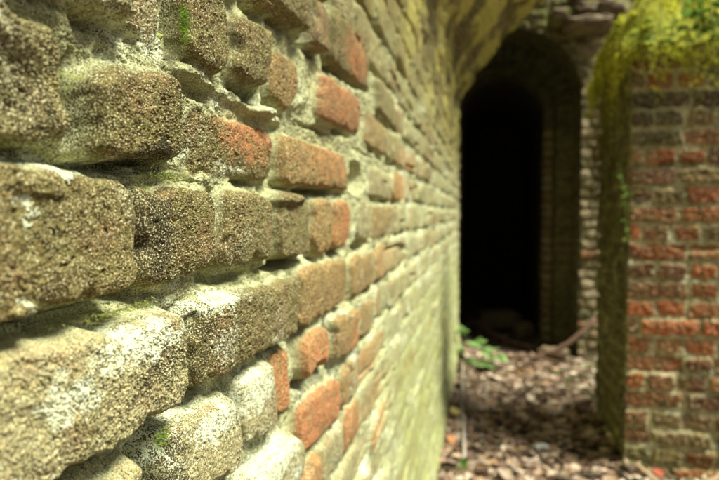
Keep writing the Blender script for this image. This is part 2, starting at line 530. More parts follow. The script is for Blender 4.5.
def make_wall():
    U, V = wall_grid()
    root = empty('brick_wall', (WX, 2.0, 0))
    tag(root, 'long sunlit brick wall crusted with pale lichen, close on the left and rising into a broken vault', 'wall')
    lumps = [
        (0.276, 1.2345, 0.024, 0.010, 0.017), (0.303, 1.2275, 0.020, 0.006, 0.008),       # mortar lump hanging over the near brick
        (0.235, 1.231, 0.012, 0.007, -0.016), (0.225, 1.245, 0.035, 0.010, 0.010),
        (0.385, 1.2185, 0.035, 0.0060, 0.009), (0.445, 1.2165, 0.030, 0.0050, 0.007), (0.50, 1.2165, 0.035, 0.0060, 0.009), (0.385, 1.2075, 0.022, 0.006, -0.010),      # ledge of mortar above the broken brick
        (0.53, 1.214, 0.05, 0.006, 0.008), (0.62, 1.262, 0.045, 0.032, 0.006), (0.895, 1.178, 0.05, 0.026, -0.024), (0.93, 1.068, 0.055, 0.010, -0.018),
        (0.56, 1.1365, 0.05, 0.007, 0.007), (0.205, 1.178, 0.03, 0.02, -0.006), (0.247, 1.19, 0.012, 0.022, -0.007),
        (0.206, 1.0805, 0.0055, 0.0035, 0.004), (0.218, 1.131, 0.02, 0.0045, 0.003),
        (0.352, 1.024, 0.0075, 0.033, -0.012), (0.314, 0.951, 0.010, 0.028, -0.010), (0.724, 0.947, 0.010, 0.034, -0.013),
        (0.66, 0.932, 0.03, 0.012, -0.008), (0.84, 0.85, 0.012, 0.05, -0.008), (0.36, 0.988, 0.045, 0.006, -0.007), (0.447, 0.943, 0.006, 0.034, -0.008),
        (0.745, 1.105, 0.006, 0.035, -0.010), (0.56, 1.067, 0.06, 0.0045, -0.012), (0.44, 1.0665, 0.05, 0.004, -0.010), (0.22, 1.0665, 0.10, 0.004, -0.010),
        (0.20, 1.147, 0.07, 0.004, -0.010), (0.29, 1.146, 0.04, 0.003, -0.010), (0.70, 1.226, 0.06, 0.004, -0.010), (0.60, 1.318, 0.10, 0.006, -0.012),
    ]

    def smear(u, v):
        a = sstep(0.05, 0.45, fbm(u * 3.0, v * 5, 77, 3)) * sstep(0.75, 1.3, u) * 0.8
        b = sstep(1.02, 0.80, v + 0.12 * fbm(u * 4, v * 6, 78, 2)) * sstep(0.75, 1.25, u + 0.15 * fbm(u * 5, v * 5, 79, 2)) * 0.9
        c = sstep(1.42, 1.75, v) * sstep(0.8, 1.2, u) * sstep(-0.35, 0.15, fbm(u * 3, v * 5, 80, 3)) * 0.85
        return np.clip(a + b + c, 0, 1)
    bricks = wall_bricks()
    u, v, h, bm, tint, ins = sheet(U, V, bricks, 100, mort_base=lambda a, b: -0.0155 + 0.0105 * sstep(0.6, 1.0, a), lumps=lumps, smear=smear, chip=0.009, face=0.0015, grow=0.0025, fade=0.9, mort_tint=(0.39, 0.42, 0.235), rnd=0.0055, dome_=(0.0048, 0.011), mlow=0.009, gaps=0.028)
    du_ = np.maximum(np.gradient(U)[None, :], 1e-5)
    hs_ = h
    for rr_ in (0.0025, 0.002):
        C_ = np.concatenate([np.zeros((1, h.shape[1])), np.cumsum(0.5 * (hs_[1:] + hs_[:-1]).astype(np.float64) * np.diff(V)[:, None], 0)])
        j0_ = np.clip(np.searchsorted(V, V - rr_), 0, len(V) - 2); j1_ = np.clip(np.searchsorted(V, V + rr_), 1, len(V) - 1)
        hs_ = ((C_[j1_] - C_[j0_]) / (V[j1_] - V[j0_])[:, None]).astype(np.float32)
    slope = np.abs(np.gradient(hs_, axis=1)) / du_
    for k_ in range(4):
        slope = np.maximum(slope, 0.9 * np.maximum(np.roll(slope, 1, 1), np.roll(slope, -1, 1)))
    side = 1 / (1 + (slope / 0.6) ** 2)
    sw = (1 - side) * sstep(0.2, 0.26, u)
    h = h + (hs_ - h) * sw
    del C_, hs_
    # --- grains of sand standing out of the eroded faces, finest where the grid is finest
    du = np.gradient(U)[None, :]; dv = np.gradient(V)[:, None]
    sp = np.maximum(du, dv) + 0 * h
    k1 = np.clip(1.6 - sp / 0.0009, 0, 1)
    k2 = np.clip(1.6 - sp / 0.0022, 0, 1)
    d1, r1 = worley(u * 760, v * 760, 41)
    d2, r2 = worley(u * 330 + 0.3 * fbm(u * 300, v * 300, 43, 1), v * 330, 42)
    g1 = np.clip(0.62 - d1, 0, 1) * (0.4 + 0.9 * r1)
    g2 = np.clip(0.6 - d2, 0, 1) * (r2 > 0.45) * (0.3 + r2)
    fine = fbm(u * 520, v * 520, 44, 2)
    g1 = g1 * side; g2 = g2 * side; fine = fine * side
    zone = 0.5 + 0.55 * fbm(u * 30, v * 30, 45, 2) + 0.55 * fbm(u * 9, v * 12, 46, 2)
    pits = sstep(0.36, 0.66, fbm(u * 150, v * 150, 47, 2))
    h = h + k1 * (0.0023 * g1 * np.clip(zone + 0.3, 0.3, 1.3) + 0.0005 * fine) + k2 * 0.0026 * g2 * np.clip(zone, 0.05, 1.2) - k2 * 0.0036 * pits * np.clip(1.1 - zone, 0.1, 1) * side
    vlt = sstep(1.45, 1.9, v) * sstep(0.8, 1.3, u)
    h = h + vlt * (0.045 * fbm(u * 2.6, v * 4, 83, 3) + 0.012 * fbm(u * 8, v * 5, 81, 4) + 0.016 * fbm(u * 26, v * 9, 82, 3))
    pn = fbm(u * 5, v * 5, 84, 3)
    plas = sstep(1.04, 0.86, v + 0.10 * fbm(u * 3.5, v * 5, 85, 3)) * sstep(0.80, 1.35, u + 0.22 * fbm(u * 4, v * 4, 86, 2))
    plas = np.maximum(plas * 0.62, 0.6 * sstep(0.1, 0.4, pn) * sstep(0.8, 1.4, u) * sstep(1.95, 1.75, v))
    h = h + (0.0015 + 0.004 * fbm(u * 9, v * 12, 87, 3) + 0.0032 * fbm(u * 40, v * 16, 88, 4) - h) * plas * 0.93
    bm = bm * (1 - plas)
    pcol = np.array((0.36, 0.41, 0.20), np.float32) * (1 + 0.22 * fbm(u * 16, v * 7, 89, 3))[..., None] * (1 - 0.45 * sstep(0.0, 0.4, fbm(u * 5, v * 9, 92, 4)))[..., None]
    h = h - 0.012 * sstep(0.34, 0.5, fbm(u * 3.2, v * 30, 95, 2)) * sstep(0.8, 1.2, u)
    # lumpy mortar
    h = h + side * (1 - ins) ** 2 * (0.0030 * np.abs(fbm(u * 120, v * 120, 48, 3)) * np.clip(1.6 - sp / 0.005, 0, 1))
    h = h + 0.0025 * fbm(u * 22, v * 30, 49, 3) * sstep(0.6, 1.2, u)
    # --- colours that belong to the masonry
    hue = fbm(u * 7, v * 7, 60, 3)
    tint = tint * (1 + 0.30 * hue[..., None])
    pk = sstep(0.05, 0.4, fbm(u * 24, v * 24, 93, 3)) * 0.35 * bm
    tint = tint + (np.array((0.23, 0.125, 0.065), np.float32) - tint) * pk[..., None]
    nz = fbm(u * 40, v * 40, 61, 3)
    up, vp = u + 0.014 * fbm(u * 70, v * 70, 62, 4), v + 0.014 * fbm(u * 70, v * 70, 63, 4)
    def patch(l): 
        s = 0
        for e in l: s = np.maximum(s, ell(up, vp, *e[:4]) * (e[4] if len(e) > 4 else 1))
        return s
    orange = patch([(0.4793, 1.1893, 0.058, 0.022), (0.8835, 1.3634, 0.0846, 0.034), (0.7864, 1.2759, 0.094, 0.034, 0.75), (0.7316, 1.1904, 0.0926, 0.030, 0.6),
                    (0.8094, 1.1039, 0.036, 0.034), (0.6806, 0.8657, 0.073, 0.036), (0.5647, 0.950, 0.028, 0.034, 0.8), (0.6554, 0.9512, 0.042, 0.0266, 0.8),
                    (0.85, 0.7952, 0.06, 0.038, 0.8), (0.8478, 0.9354, 0.0378, 0.03, 0.8), (1.03, 0.865, 0.10, 0.03, 0.7), (1.02, 0.79, 0.12, 0.032, 0.6)])
    orange = orange * sstep(-0.45, 0.15, nz + 0.25)
    oc = np.array(ORR, np.float32) * (0.85 + 0.35 * fbm(u * 25, v * 25, 64, 2)[..., None])
    tint = tint + (oc - tint) * (orange * (0.25 + 0.75 * bm))[..., None]
    far = sstep(0.8, 1.5, u)
    tint = tint + (pcol - tint) * (0.88 * plas)[..., None]
    wash = far * (0.15 + 0.5 * sstep(-0.3, 0.3, fbm(u * 1.8, v * 9, 71, 3))) * sstep(2.0, 1.6, v)
    tint = tint + (np.array((0.35, 0.37, 0.19), np.float32) * (1 + 0.45 * fbm(u * 12, v * 12, 72, 2))[..., None] - tint) * wash[..., None]
    low = sstep(1.06, 0.97, v) * (1 - far)
    crust = 0.12 + 0.30 * sstep(0.0, 0.5, fbm(u * 16, v * 16, 65, 3)) + 0.34 * low * sstep(-0.3, 0.4, fbm(u * 14, v * 18, 66, 3)) + (1 - bm) * 0.20
    crust = np.maximum(crust, 0.82 * patch([(0.295, 1.047, 0.055, 0.012), (0.2321, 1.0321, 0.022, 0.012), (0.3907, 0.965, 0.049, 0.016), (0.5157, 0.8825, 0.083, 0.02), (0.26, 1.1450, 0.08, 0.0045),
                     (0.2111, 1.1208, 0.013, 0.0034), (0.31, 1.226, 0.045, 0.008), (0.207, 1.0812, 0.006, 0.003), (0.4015, 1.054, 0.05, 0.009), (0.4792, 0.9621, 0.044, 0.024), (0.345, 1.24, 0.006, 0.02), (0.215, 1.235, 0.06, 0.018, 0.9), (0.20, 1.195, 0.03, 0.03, 0.62), (0.40, 1.025, 0.03, 0.018, 0.75),
                     (0.44, 1.157, 0.04, 0.006, 0.8), (0.36, 1.16, 0.03, 0.01, 0.7), (0.62, 1.262, 0.035, 0.028, 0.7)]))
    crust = crust * (1 - 0.9 * orange) + 0.22 * far * sstep(-0.2, 0.4, fbm(u * 5, v * 8, 67, 3)) * sstep(2.0, 1.7, v) + 0.1 * far
    black = 0.16 + 0.22 * sstep(0.1, 0.5, fbm(u * 20, v * 20, 68, 3)) + patch([(0.3207, 1.1067, 0.020, 0.028, 0.6), (0.3208, 1.1561, 0.024, 0.008, 0.7), (0.262, 1.169, 0.008, 0.014, 0.35), (0.366, 1.03, 0.008, 0.03, 0.3),
                     (0.332, 0.945, 0.010, 0.03, 0.45), (0.31, 1.03, 0.03, 0.012, 0.4), (0.225, 1.17, 0.02, 0.02, 0.35)])
    black = black * (1 - 0.85 * orange) * (1 - 0.5 * far)
    moss = 0.16 + 0.18 * fbm(u * 9, v * 9, 69, 3) + (1 - bm) * 0.10 + patch([(0.3491, 1.2455, 0.0077, 0.0091, 0.6), (0.3327, 1.1428, 0.018, 0.0051, 0.3), (0.2746, 1.0669, 0.035, 0.0043, 0.3), (0.3223, 0.9809, 0.009, 0.005, 0.25), (0.22, 1.209, 0.02, 0.006, 0.2),
                     (0.50, 1.0665, 0.09, 0.005, 0.3), (0.255, 1.185, 0.006, 0.02, 0.2)])
    olv = sstep(1.30, 1.62, v + 0.08 * fbm(u * 5, v * 5, 90, 2)) * sstep(0.5, 0.95, u)
    tint = tint + (np.array((0.27, 0.235, 0.07), np.float32) * (1 + 0.4 * fbm(u * 14, v * 9, 91, 3))[..., None] - tint) * (olv * (1 - 0.7 * orange) * (0.35 + 0.5 * bm))[..., None]
    crust = crust * (1 - 0.6 * olv)
    vault = sstep(1.72, 2.02, v)
    vm = fbm(u * 2.6, v * 4.0, 83, 3) + 0.5 * fbm(u * 9, v * 8, 94, 3)
    tint = tint + (np.where(vm[..., None] > -0.02, np.array((0.72, 0.68, 0.18), np.float32), np.array((0.17, 0.13, 0.045), np.float32)) - tint) * (np.maximum(vault, 0.75 * sstep(1.38, 1.75, v + 0.1 * hue) * sstep(0.8, 1.3, u)) * sstep(0.0, 0.22, np.abs(vm + 0.02)) * 0.95)[..., None]
    moss = moss + 0.08 * far + 0.14 * vault * sstep(-0.3, 0.5, fbm(u * 6, v * 4, 70, 3)) + 0.18 * far * sstep(1.0, 0.7, v)
    moss = moss * (1 - 0.8 * orange)
    crust = crust * (1 - 0.7 * vault)
    at = pack(tint, moss, crust, black)
    co = wall_pos(u, v, h).reshape(-1, 3)
    nr, nc = u.shape
    js = int(np.searchsorted(V, SPRING + 0.02))
    org = np.array(root.location, np.float32)
    # wall face below the springing, soffit above it
    def piece(name, a, b, par):
        sl = slice(a * nc, b * nc)
        me = np_mesh(name, co[sl] - org, grid_faces(b - a, nc), True, {k_: x_[sl] for k_, x_ in at.items()})
        return link(name, me, M_WALL, par)
    face = piece('wall_face', 0, js + 1, root)
    piece('vault', js, nr, root)
    # the masonry behind the face: a closed body 0.32 m thick following the section
    s = np.array([-0.08, 0.6, 1.2, 1.6, SPRING] + list(np.arange(SPRING + 0.06, SPRING + 1.12, 0.08)) + [SPRING + 1.12])
    yy = np.array([-0.45, 1.0, 2.5, Y_END])
    uu, ss = np.meshgrid(yy, s)
    fr = wall_pos(uu, ss, 0 * uu - 0.075) - org
    bk = wall_pos(uu, ss, 0 * uu - 0.32) - org
    n1, n2 = uu.shape
    idx = np.arange(n1 * n2).reshape(n1, n2); N = n1 * n2
    f = [grid_faces(n1, n2), grid_faces(n1, n2, True) + N]
    def strip(line):
        return np.stack([line[:-1], line[:-1] + N, line[1:] + N, line[1:]], -1)
    for line in (idx[0], idx[-1][::-1], idx[:, 0][::-1], idx[:, -1]):
        f.append(strip(line))
    me = np_mesh('core', np.concatenate([fr.reshape(-1, 3), bk.reshape(-1, 3)]), np.concatenate(f), False)
    link('core', me, M_CORE, root)
    return root


make_wall()

# ------------------------------------------------------------------ ground
def gz(x, y):
    x = np.asarray(x, np.float32); y = np.asarray(y, np.float32)
    r = 0.025 * fbm(x * 1.2, y * 1.2, 300, 3) + 0.012 * fbm(x * 6, y * 6, 310, 2)
    r = r + 0.05 * np.exp(-((x + 0.16) / 0.10) ** 2) * sstep(0.5, 1.5, y)
    r = r + 0.04 * np.exp(-((x - 0.62) / 0.12) ** 2) * sstep(2.2, 2.6, y) * sstep(3.6, 3.3, y)
    r = r - 0.03 * sstep(4.3, 4.9, y) * (x < 0.9)
    d = np.sqrt(x * x + (y - 2) ** 2)
    return r + 0.9 * sstep(7, 40, d) * fbm(x * 0.05, y * 0.05, 320, 2)


def make_ground():
    a = np.concatenate([-np.geomspace(120, 3.2, 24), np.arange(-3, 3.01, 0.05), np.geomspace(3.2, 120, 24)])
    X, Y = np.meshgrid(a, a + 2.0)
    co = np.stack([X, Y, gz(X, Y)], -1).reshape(-1, 3)
    o = link('ground', np_mesh('ground', co, grid_faces(*X.shape)), M_SOIL)
    tag(o, 'dark woodland soil under the dead leaves', kind='structure')


make_ground()


def leaf_template(k=5):
    """ovate leaf along +y, folded along its midrib"""
    t = np.linspace(0, 1, k)
    wd = np.sin(np.pi * t ** 0.8) * 0.32
    wd[0] = 0.02; wd[-1] = 0.0
    v = []
    for i in range(k):
        for s in (-1, 0, 1):
            v.append((s * wd[i], t[i], abs(s) * wd[i] * 0.35))
    f = []
    for i in range(k - 1):
        for s in (0, 1):
            a = i * 3 + s
            f.append((a, a + 1, a + 4, a + 3))
    return np.array(v, np.float32), np.array(f, np.int32)


LV, LF = leaf_template()


def rot_axis(ax, an):
    ax = ax / (np.linalg.norm(ax, axis=-1, keepdims=True) + 1e-9)
    c = np.cos(an)[:, None, None]; s = np.sin(an)[:, None, None]
    K = np.zeros((len(an), 3, 3), np.float32)
    K[:, 0, 1] = -ax[:, 2]; K[:, 0, 2] = ax[:, 1]; K[:, 1, 0] = ax[:, 2]; K[:, 1, 2] = -ax[:, 0]; K[:, 2, 0] = -ax[:, 1]; K[:, 2, 1] = ax[:, 0]
    I = np.eye(3)[None]
    return I + s * K + (1 - c) * (K @ K)


def leaves(pos, size, Rm, tint, curl, r, width=None):
    """one mesh worth of leaves: per-leaf position, size, rotation, colour, curl"""
    n = len(pos)
    T = np.repeat(LV[None], n, 0).astype(np.float32)
    if width is not None: T[:, :, 0] *= width[:, None]
    T[:, :, 2] += curl[:, None] * (T[:, :, 1] - 0.5) ** 2 + (np.abs(T[:, :, 0]) * curl[:, None] * 0.8)
    T[:, :, 1] -= 0.5
    T *= size[:, None, None]
    P = np.einsum('nij,nkj->nki', Rm, T) + pos[:, None, :]
    F = (LF[None] + (np.arange(n) * len(LV))[:, None, None]).reshape(-1, 4)
    c = np.ones((n, len(LV), 4), np.float32)
    c[:, :, :3] = tint[:, None, :]
    return P.reshape(-1, 3), F, c.reshape(-1, 4)


LITTER = np.array([(0.30, 0.20, 0.13), (0.40, 0.29, 0.20), (0.22, 0.14, 0.085), (0.48, 0.38, 0.28), (0.13, 0.08, 0.05), (0.34, 0.22, 0.12), (0.42, 0.32, 0.25), (0.26, 0.18, 0.12), (0.58, 0.48, 0.37), (0.08, 0.055, 0.035)], np.float32)


def make_litter():
    r = np.random.default_rng(5)
    xs = []; n1 = 17000
    p = np.stack([r.uniform(-0.22, 1.3, n1), r.uniform(1.5, 4.66, n1)], -1)
    n2 = 9000
    q = np.stack([r.uniform(-0.2, 4.0, n2), r.uniform(-2.0, 4.66, n2)], -1)
    n3 = 70
    c = np.stack([r.uniform(-0.25, 0.6, n3), r.uniform(5.0, 6.2, n3)], -1)
    p = np.concatenate([p, q, c]); 
    in_pier = (p[:, 0] > 0.66) & (p[:, 0] < 2.6) & (p[:, 1] > 2.6) & (p[:, 1] < 3.2)
    p = p[~in_pier]
    n = len(p)
    z = gz(p[:, 0], p[:, 1]) + r.uniform(0.002, 0.028, n)
    pos = np.stack([p[:, 0], p[:, 1], z], -1).astype(np.float32)
    Rz = rot_axis(np.tile([0, 0, 1.0], (n, 1)), r.uniform(0, 2 * np.pi, n))
    tilt = rot_axis(np.stack([r.normal(size=n), r.normal(size=n), np.zeros(n)], -1), np.clip(r.normal(0, 0.32, n), -1.1, 1.1))
    col = LITTER[r.integers(0, len(LITTER), n)] * r.uniform(0.7, 1.5, (n, 1))
    grn = fbm(pos[:, 0] * 3, pos[:, 1] * 3, 330, 2)
    side = sstep(0.45, 0.75, pos[:, 0]) * sstep(2.2, 2.5, pos[:, 1])
    k = (r.random(n) < 0.03 + 0.35 * side)
    col[k] = np.array([(0.10, 0.12, 0.03)]) * r.uniform(0.6, 1.5, (k.sum(), 1))
    P, F, C = leaves(pos, 0.025 + 0.06 * r.random(n) ** 1.3, tilt @ Rz, col, r.normal(0.12, 0.35, n), r, r.uniform(0.7, 1.6, n))
    o = link('leaf_litter', np_mesh('leaf_litter', P, F, True, dict(tint=C)), M_LITTER)
    tag(o, 'thick brown and pinkish dead leaves covering the passage floor', kind='stuff')


make_litter()

# ------------------------------------------------------------------ brick pier on the right
REDS = [(0.23, 0.068, 0.022), (0.29, 0.082, 0.025), (0.16, 0.06, 0.022), (0.32, 0.095, 0.03), (0.13, 0.055, 0.024), (0.23, 0.105, 0.045)]
ALG = [(0.11, 0.095, 0.035), (0.08, 0.06, 0.03), (0.15, 0.09, 0.04), (0.17, 0.12, 0.05)]


def course_bricks(u0, u1, v0, v1, r, pick, pitch=0.0778, corner=None, miss=0.0):
    out = []
    k = 0; z = v0
    while z < v1:
        header = k % 2 == 0
        x = u0 - r.uniform(0, 0.08)
        while x < u1:
            L = (0.105 if (header or r.random() < 0.25) else 0.222) + r.normal(0, 0.005)
            a, b = x, x + L
            x = b + r.uniform(0.009, 0.017)
            if corner is not None and a < corner < b:
                if corner - a > 0.06: b = corner
                else: a = corner
                x = b + (0.0 if b == corner else 0.012)
            if r.random() < miss: continue
            j = lambda: r.normal(0, 0.003)
            q = [(a + j(), z + pitch - 0.013 + j()), (b + j(), z + pitch - 0.013 + j()), (b + j(), z + 0.001 + j()), (a + j(), z + 0.001 + j())]
            out.append(brick(q, r.normal(0.001, 0.004), r.normal(0, 0.03), r.normal(0, 0.05), pick((a + b) / 2, z, r), 1.5, r.uniform(0.006, 0.011)))
        z += pitch + r.normal(0, 0.001); k += 1
    return out


PIER_X0, PIER_X1, PIER_Y0, PIER_Y1, PIER_TOP = 0.587, 2.6, 2.57, 3.22, 1.84


def make_pier():
    root = empty('brick_pier', ((PIER_X0 + PIER_X1) / 2, (PIER_Y0 + PIER_Y1) / 2, 0))
    tag(root, 'red brick pier with pale mortar at the right under a thick cap of moss', 'pier')
    org = np.array(root.location, np.float32)
    r = np.random.default_rng(21)
    # the face runs up the hidden back, round the left side and across the front: u is the distance along that path
    Ls = PIER_Y1 - PIER_Y0; Lf = PIER_X1 - PIER_X0
    U = np.concatenate([np.arange(0, Ls, 0.006), np.arange(Ls, Ls + 1.0, 0.0042), np.arange(Ls + 1.0, Ls + Lf + 0.006, 0.012)])
    U = np.unique(np.round(U, 5)); V = np.arange(-0.08, PIER_TOP + 0.001, 0.0045)

    def pick(u, z, rr):
        if u < Ls: return tuple(np.array(ALG[rr.integers(0, 4)]) * 0.6)  # side face bricks darkened, shade put into their colour
        red = sstep(1.75, 0.9, z) * sstep(0.12, 0.4, z)
        if rr.random() < 0.25 + 0.72 * red: return tuple(np.array(REDS[rr.integers(0, 6)]) * rr.uniform(0.8, 1.35) * (0.75 + 0.25 * red))
        return ALG[rr.integers(0, 4)]
    br = course_bricks(-0.05, Ls + Lf, -0.08, PIER_TOP - 0.01, r, pick, corner=Ls, miss=0.005)
    u, v, h, bm, tint, ins = sheet(U, V, br, 500, mort_base=-0.010, mort_tint=(0.42, 0.41, 0.25), warp=(0.010, 0.003), rnd=0.004, face=0.004, chip=0.018, grow=0.0035,
                                   lumps=[(Ls + 0.16, 1.80, 0.06, 0.035, -0.05), (Ls + 0.30, 1.70, 0.07, 0.03, -0.05), (Ls + 0.18, 1.32, 0.09, 0.02, -0.02), (Ls + 0.26, 0.98, 0.1, 0.02, -0.02)])
    h = h + 0.004 * fbm(u * 60, v * 60, 520, 3)
    dirt = sstep(0.0, 0.5, fbm(u * 5, v * 5, 530, 3))
    moss = 0.12 + 0.32 * sstep(1.25, 1.8, v) * sstep(-0.3, 0.4, fbm(u * 8, v * 8, 531, 3)) + 0.26 * sstep(0.32, 0.05, v) + 0.12 * dirt + 0.14 * (u < Ls) * sstep(-0.05, 0.35, fbm(u * 6, v * 3.5, 537, 3))
    crust = 0.10 + 0.32 * (1 - bm) * sstep(-0.3, 0.3, fbm(u * 10, v * 10, 532, 2)) + 0.25 * sstep(0.25, 0.6, fbm(u * 14, v * 14, 533, 3)) - 0.3 * (u < Ls)
    black = 0.0 + 0.5 * sstep(0.1, 0.5, fbm(u * 9, v * 11, 534, 3))
    crust = crust + 0.45 * sstep(0.15, 0.45, fbm(u * 22, v * 22, 536, 2)) * (u > Ls) * (0.4 + 0.6 * (1 - bm))
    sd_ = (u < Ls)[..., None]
    tint = np.where(sd_, np.array((0.055, 0.045, 0.018), np.float32) + 0.55 * (tint * 0.7 - 0.05), tint)  # whole side face darkened again, mortar included, as painted shade
    stain = sstep(0.1, 0.5, fbm(u * 6, v * 8, 535, 3))
    tint = tint * (1 - 0.6 * stain * (bm * 0.6 + 0.4))[..., None]
    s = u - Ls
    t = sstep(-0.02, 0.02, s)                      # rounded arris
    x = PIER_X0 + np.clip(s, 0, None); y = PIER_Y0 + np.clip(-s, 0, None)
    nx = -(1 - t); ny = -t
    L = np.sqrt(nx * nx + ny * ny) + 1e-6
    co = np.stack([x + nx / L * h, y + ny / L * h, v], -1).reshape(-1, 3) - org
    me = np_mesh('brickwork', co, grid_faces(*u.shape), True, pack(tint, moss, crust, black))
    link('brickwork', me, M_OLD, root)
    # solid body behind the faces
    x0, x1, y0, y1 = PIER_X0 + 0.045, PIER_X1, PIER_Y0 + 0.045, PIER_Y1
    b = [(x0, y0, -0.1), (x1, y0, -0.1), (x1, y1, -0.1), (x0, y1, -0.1), (x0, y0, PIER_TOP - 0.005), (x1, y0, PIER_TOP - 0.005), (x1, y1, PIER_TOP - 0.005), (x0, y1, PIER_TOP - 0.005)]
    f = [(0, 3, 2, 1), (4, 5, 6, 7), (0, 1, 5, 4), (1, 2, 6, 5), (2, 3, 7, 6), (3, 0, 4, 7)]
    link('core', np_mesh('core', np.array(b) - org, np.array(f), False), M_CORE, root)


make_pier()

# ------------------------------------------------------------------ end wall with the arched doorway
DX, DSP = 0.155, 2.0


def arch_path(rad, spring=DSP, base=-0.06):
    """right and left jambs and the arch between them: returns f(u) -> x, z, radial direction"""
    hj = spring - base
    tot = 2 * hj + math.pi * rad

    def f(u):
        a = np.clip((u - hj) / rad, 0, math.pi)
        x = DX - rad * np.cos(a); z = np.where(u < hj, base + u, np.where(u > hj + math.pi * rad, spring - (u - hj - math.pi * rad), spring + rad * np.sin(a)))
        return x, z, -np.cos(a), np.sin(a)
    return f, tot


def make_end_wall():
    root = empty('arched_doorway', (DX, 4.8, 0))
    tag(root, 'dark arched doorway with stepped brick jambs in the shaded end wall of the passage', 'doorway')
    org = np.array(root.location, np.float32)
    r = np.random.default_rng(31)
    Y0 = 4.70
    R1, R2, R3 = 0.57, 0.43, 0.36
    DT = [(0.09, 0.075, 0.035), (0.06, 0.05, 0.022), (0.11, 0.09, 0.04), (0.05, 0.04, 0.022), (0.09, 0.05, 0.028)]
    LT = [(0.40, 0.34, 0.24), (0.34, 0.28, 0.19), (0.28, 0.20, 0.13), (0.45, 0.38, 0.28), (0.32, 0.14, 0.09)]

    def pick(u, z, rr): return LT[rr.integers(0, 5)] if u > DX + R1 else DT[rr.integers(0, 5)]  # darker left of and over the opening: vault shade put into the tints
    # main wall face, with the opening cut out of it
    U = np.concatenate([np.arange(-0.62, 1.25, 0.008), np.arange(1.25, 3.6, 0.03)]); V = np.arange(-0.08, 3.2, 0.008)
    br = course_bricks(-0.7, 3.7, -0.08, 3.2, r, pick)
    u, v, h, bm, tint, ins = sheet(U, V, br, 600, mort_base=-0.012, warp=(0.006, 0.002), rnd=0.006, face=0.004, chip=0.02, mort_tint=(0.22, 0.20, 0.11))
    h = h + 0.005 * fbm(u * 40, v * 40, 620, 3)
    moss = 0.18 + 0.3 * sstep(2.1, 2.7, v) + 0.15 * fbm(u * 5, v * 5, 621, 2)
    crust = 0.12 + 0.3 * sstep(0.0, 0.5, fbm(u * 8, v * 8, 622, 3)) * (u > DX + R1)
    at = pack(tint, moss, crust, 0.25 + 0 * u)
    rr = np.where(v > DSP, np.hypot(u - DX, v - DSP), np.abs(u - DX))
    # draw the edge of the opening onto its circle
    near = (rr < R1 + 0.012)
    F = grid_faces(*u.shape)
    keep = ~near.ravel()[F].all(1)
    k = np.where(near, (R1 + 0.001) / np.maximum(rr, 1e-3), 1.0)
    uu = DX + (u - DX) * k; vv = np.where(v > DSP, DSP + (v - DSP) * k, v)
    co = np.stack([uu, Y0 - h, vv], -1).reshape(-1, 3) - org
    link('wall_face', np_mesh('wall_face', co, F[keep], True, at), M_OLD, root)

    def ring(name, rad_in, rad_out, y, depth_to, seed, tints, crust_v):
        f, tot = arch_path(rad_in)
        U2 = np.arange(0, tot, 0.008)
        # voussoirs darkened and jamb bricks lightened: shade and light put into the colour
        bl = []; a = 0
        while a < tot:
            L = 0.068 + r.normal(0, 0.003)
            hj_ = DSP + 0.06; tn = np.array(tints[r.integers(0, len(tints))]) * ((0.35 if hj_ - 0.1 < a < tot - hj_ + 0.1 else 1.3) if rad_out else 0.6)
            bl.append(brick(quad(a, a + L, -0.3, 0.6), r.normal(0, 0.004), 0, 0, tuple(tn), 1.5, 0.008)); a += L + 0.012
        if rad_out:
            V2 = np.arange(0, rad_out - rad_in + 0.004, 0.008)
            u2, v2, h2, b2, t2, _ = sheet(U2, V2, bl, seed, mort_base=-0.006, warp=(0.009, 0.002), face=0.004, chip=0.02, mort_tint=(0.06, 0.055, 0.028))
            x, z, rx, rz = f(u2)
            co2 = np.stack([x + rx * v2, y - h2, z + rz * v2], -1).reshape(-1, 3) - org
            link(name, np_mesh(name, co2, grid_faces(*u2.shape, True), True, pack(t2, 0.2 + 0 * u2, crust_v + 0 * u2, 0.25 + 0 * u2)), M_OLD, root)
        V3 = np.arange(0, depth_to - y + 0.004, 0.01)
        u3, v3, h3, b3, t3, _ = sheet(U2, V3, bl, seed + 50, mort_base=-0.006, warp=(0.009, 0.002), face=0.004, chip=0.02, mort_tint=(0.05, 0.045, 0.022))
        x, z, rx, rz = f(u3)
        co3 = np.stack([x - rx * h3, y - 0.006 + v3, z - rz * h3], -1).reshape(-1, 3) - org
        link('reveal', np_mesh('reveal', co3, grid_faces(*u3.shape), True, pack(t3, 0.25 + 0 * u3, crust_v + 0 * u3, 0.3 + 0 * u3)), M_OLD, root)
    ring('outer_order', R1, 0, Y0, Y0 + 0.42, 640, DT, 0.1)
    ring('middle_order', R2, R1 + 0.01, Y0 + 0.42, Y0 + 0.66, 660, [tuple(c * 0.7 for c in t_) for t_ in DT[:3]], 0.05)  # this and the inner order toned down further, shade in the tints
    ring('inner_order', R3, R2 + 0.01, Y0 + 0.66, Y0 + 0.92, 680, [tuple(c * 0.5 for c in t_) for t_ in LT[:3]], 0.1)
    # the unlit passage behind: tunnel section and a closed end
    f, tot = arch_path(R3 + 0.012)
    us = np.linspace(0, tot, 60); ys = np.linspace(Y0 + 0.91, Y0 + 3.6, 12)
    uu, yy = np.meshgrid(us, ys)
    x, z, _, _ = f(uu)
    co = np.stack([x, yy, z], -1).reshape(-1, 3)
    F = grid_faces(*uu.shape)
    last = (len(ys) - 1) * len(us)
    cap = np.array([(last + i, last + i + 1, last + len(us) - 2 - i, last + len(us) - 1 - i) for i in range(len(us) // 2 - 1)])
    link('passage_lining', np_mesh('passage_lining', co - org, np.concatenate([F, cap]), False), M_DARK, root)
    # mass of the wall behind the face (either side of the opening and above it)
    bx = []
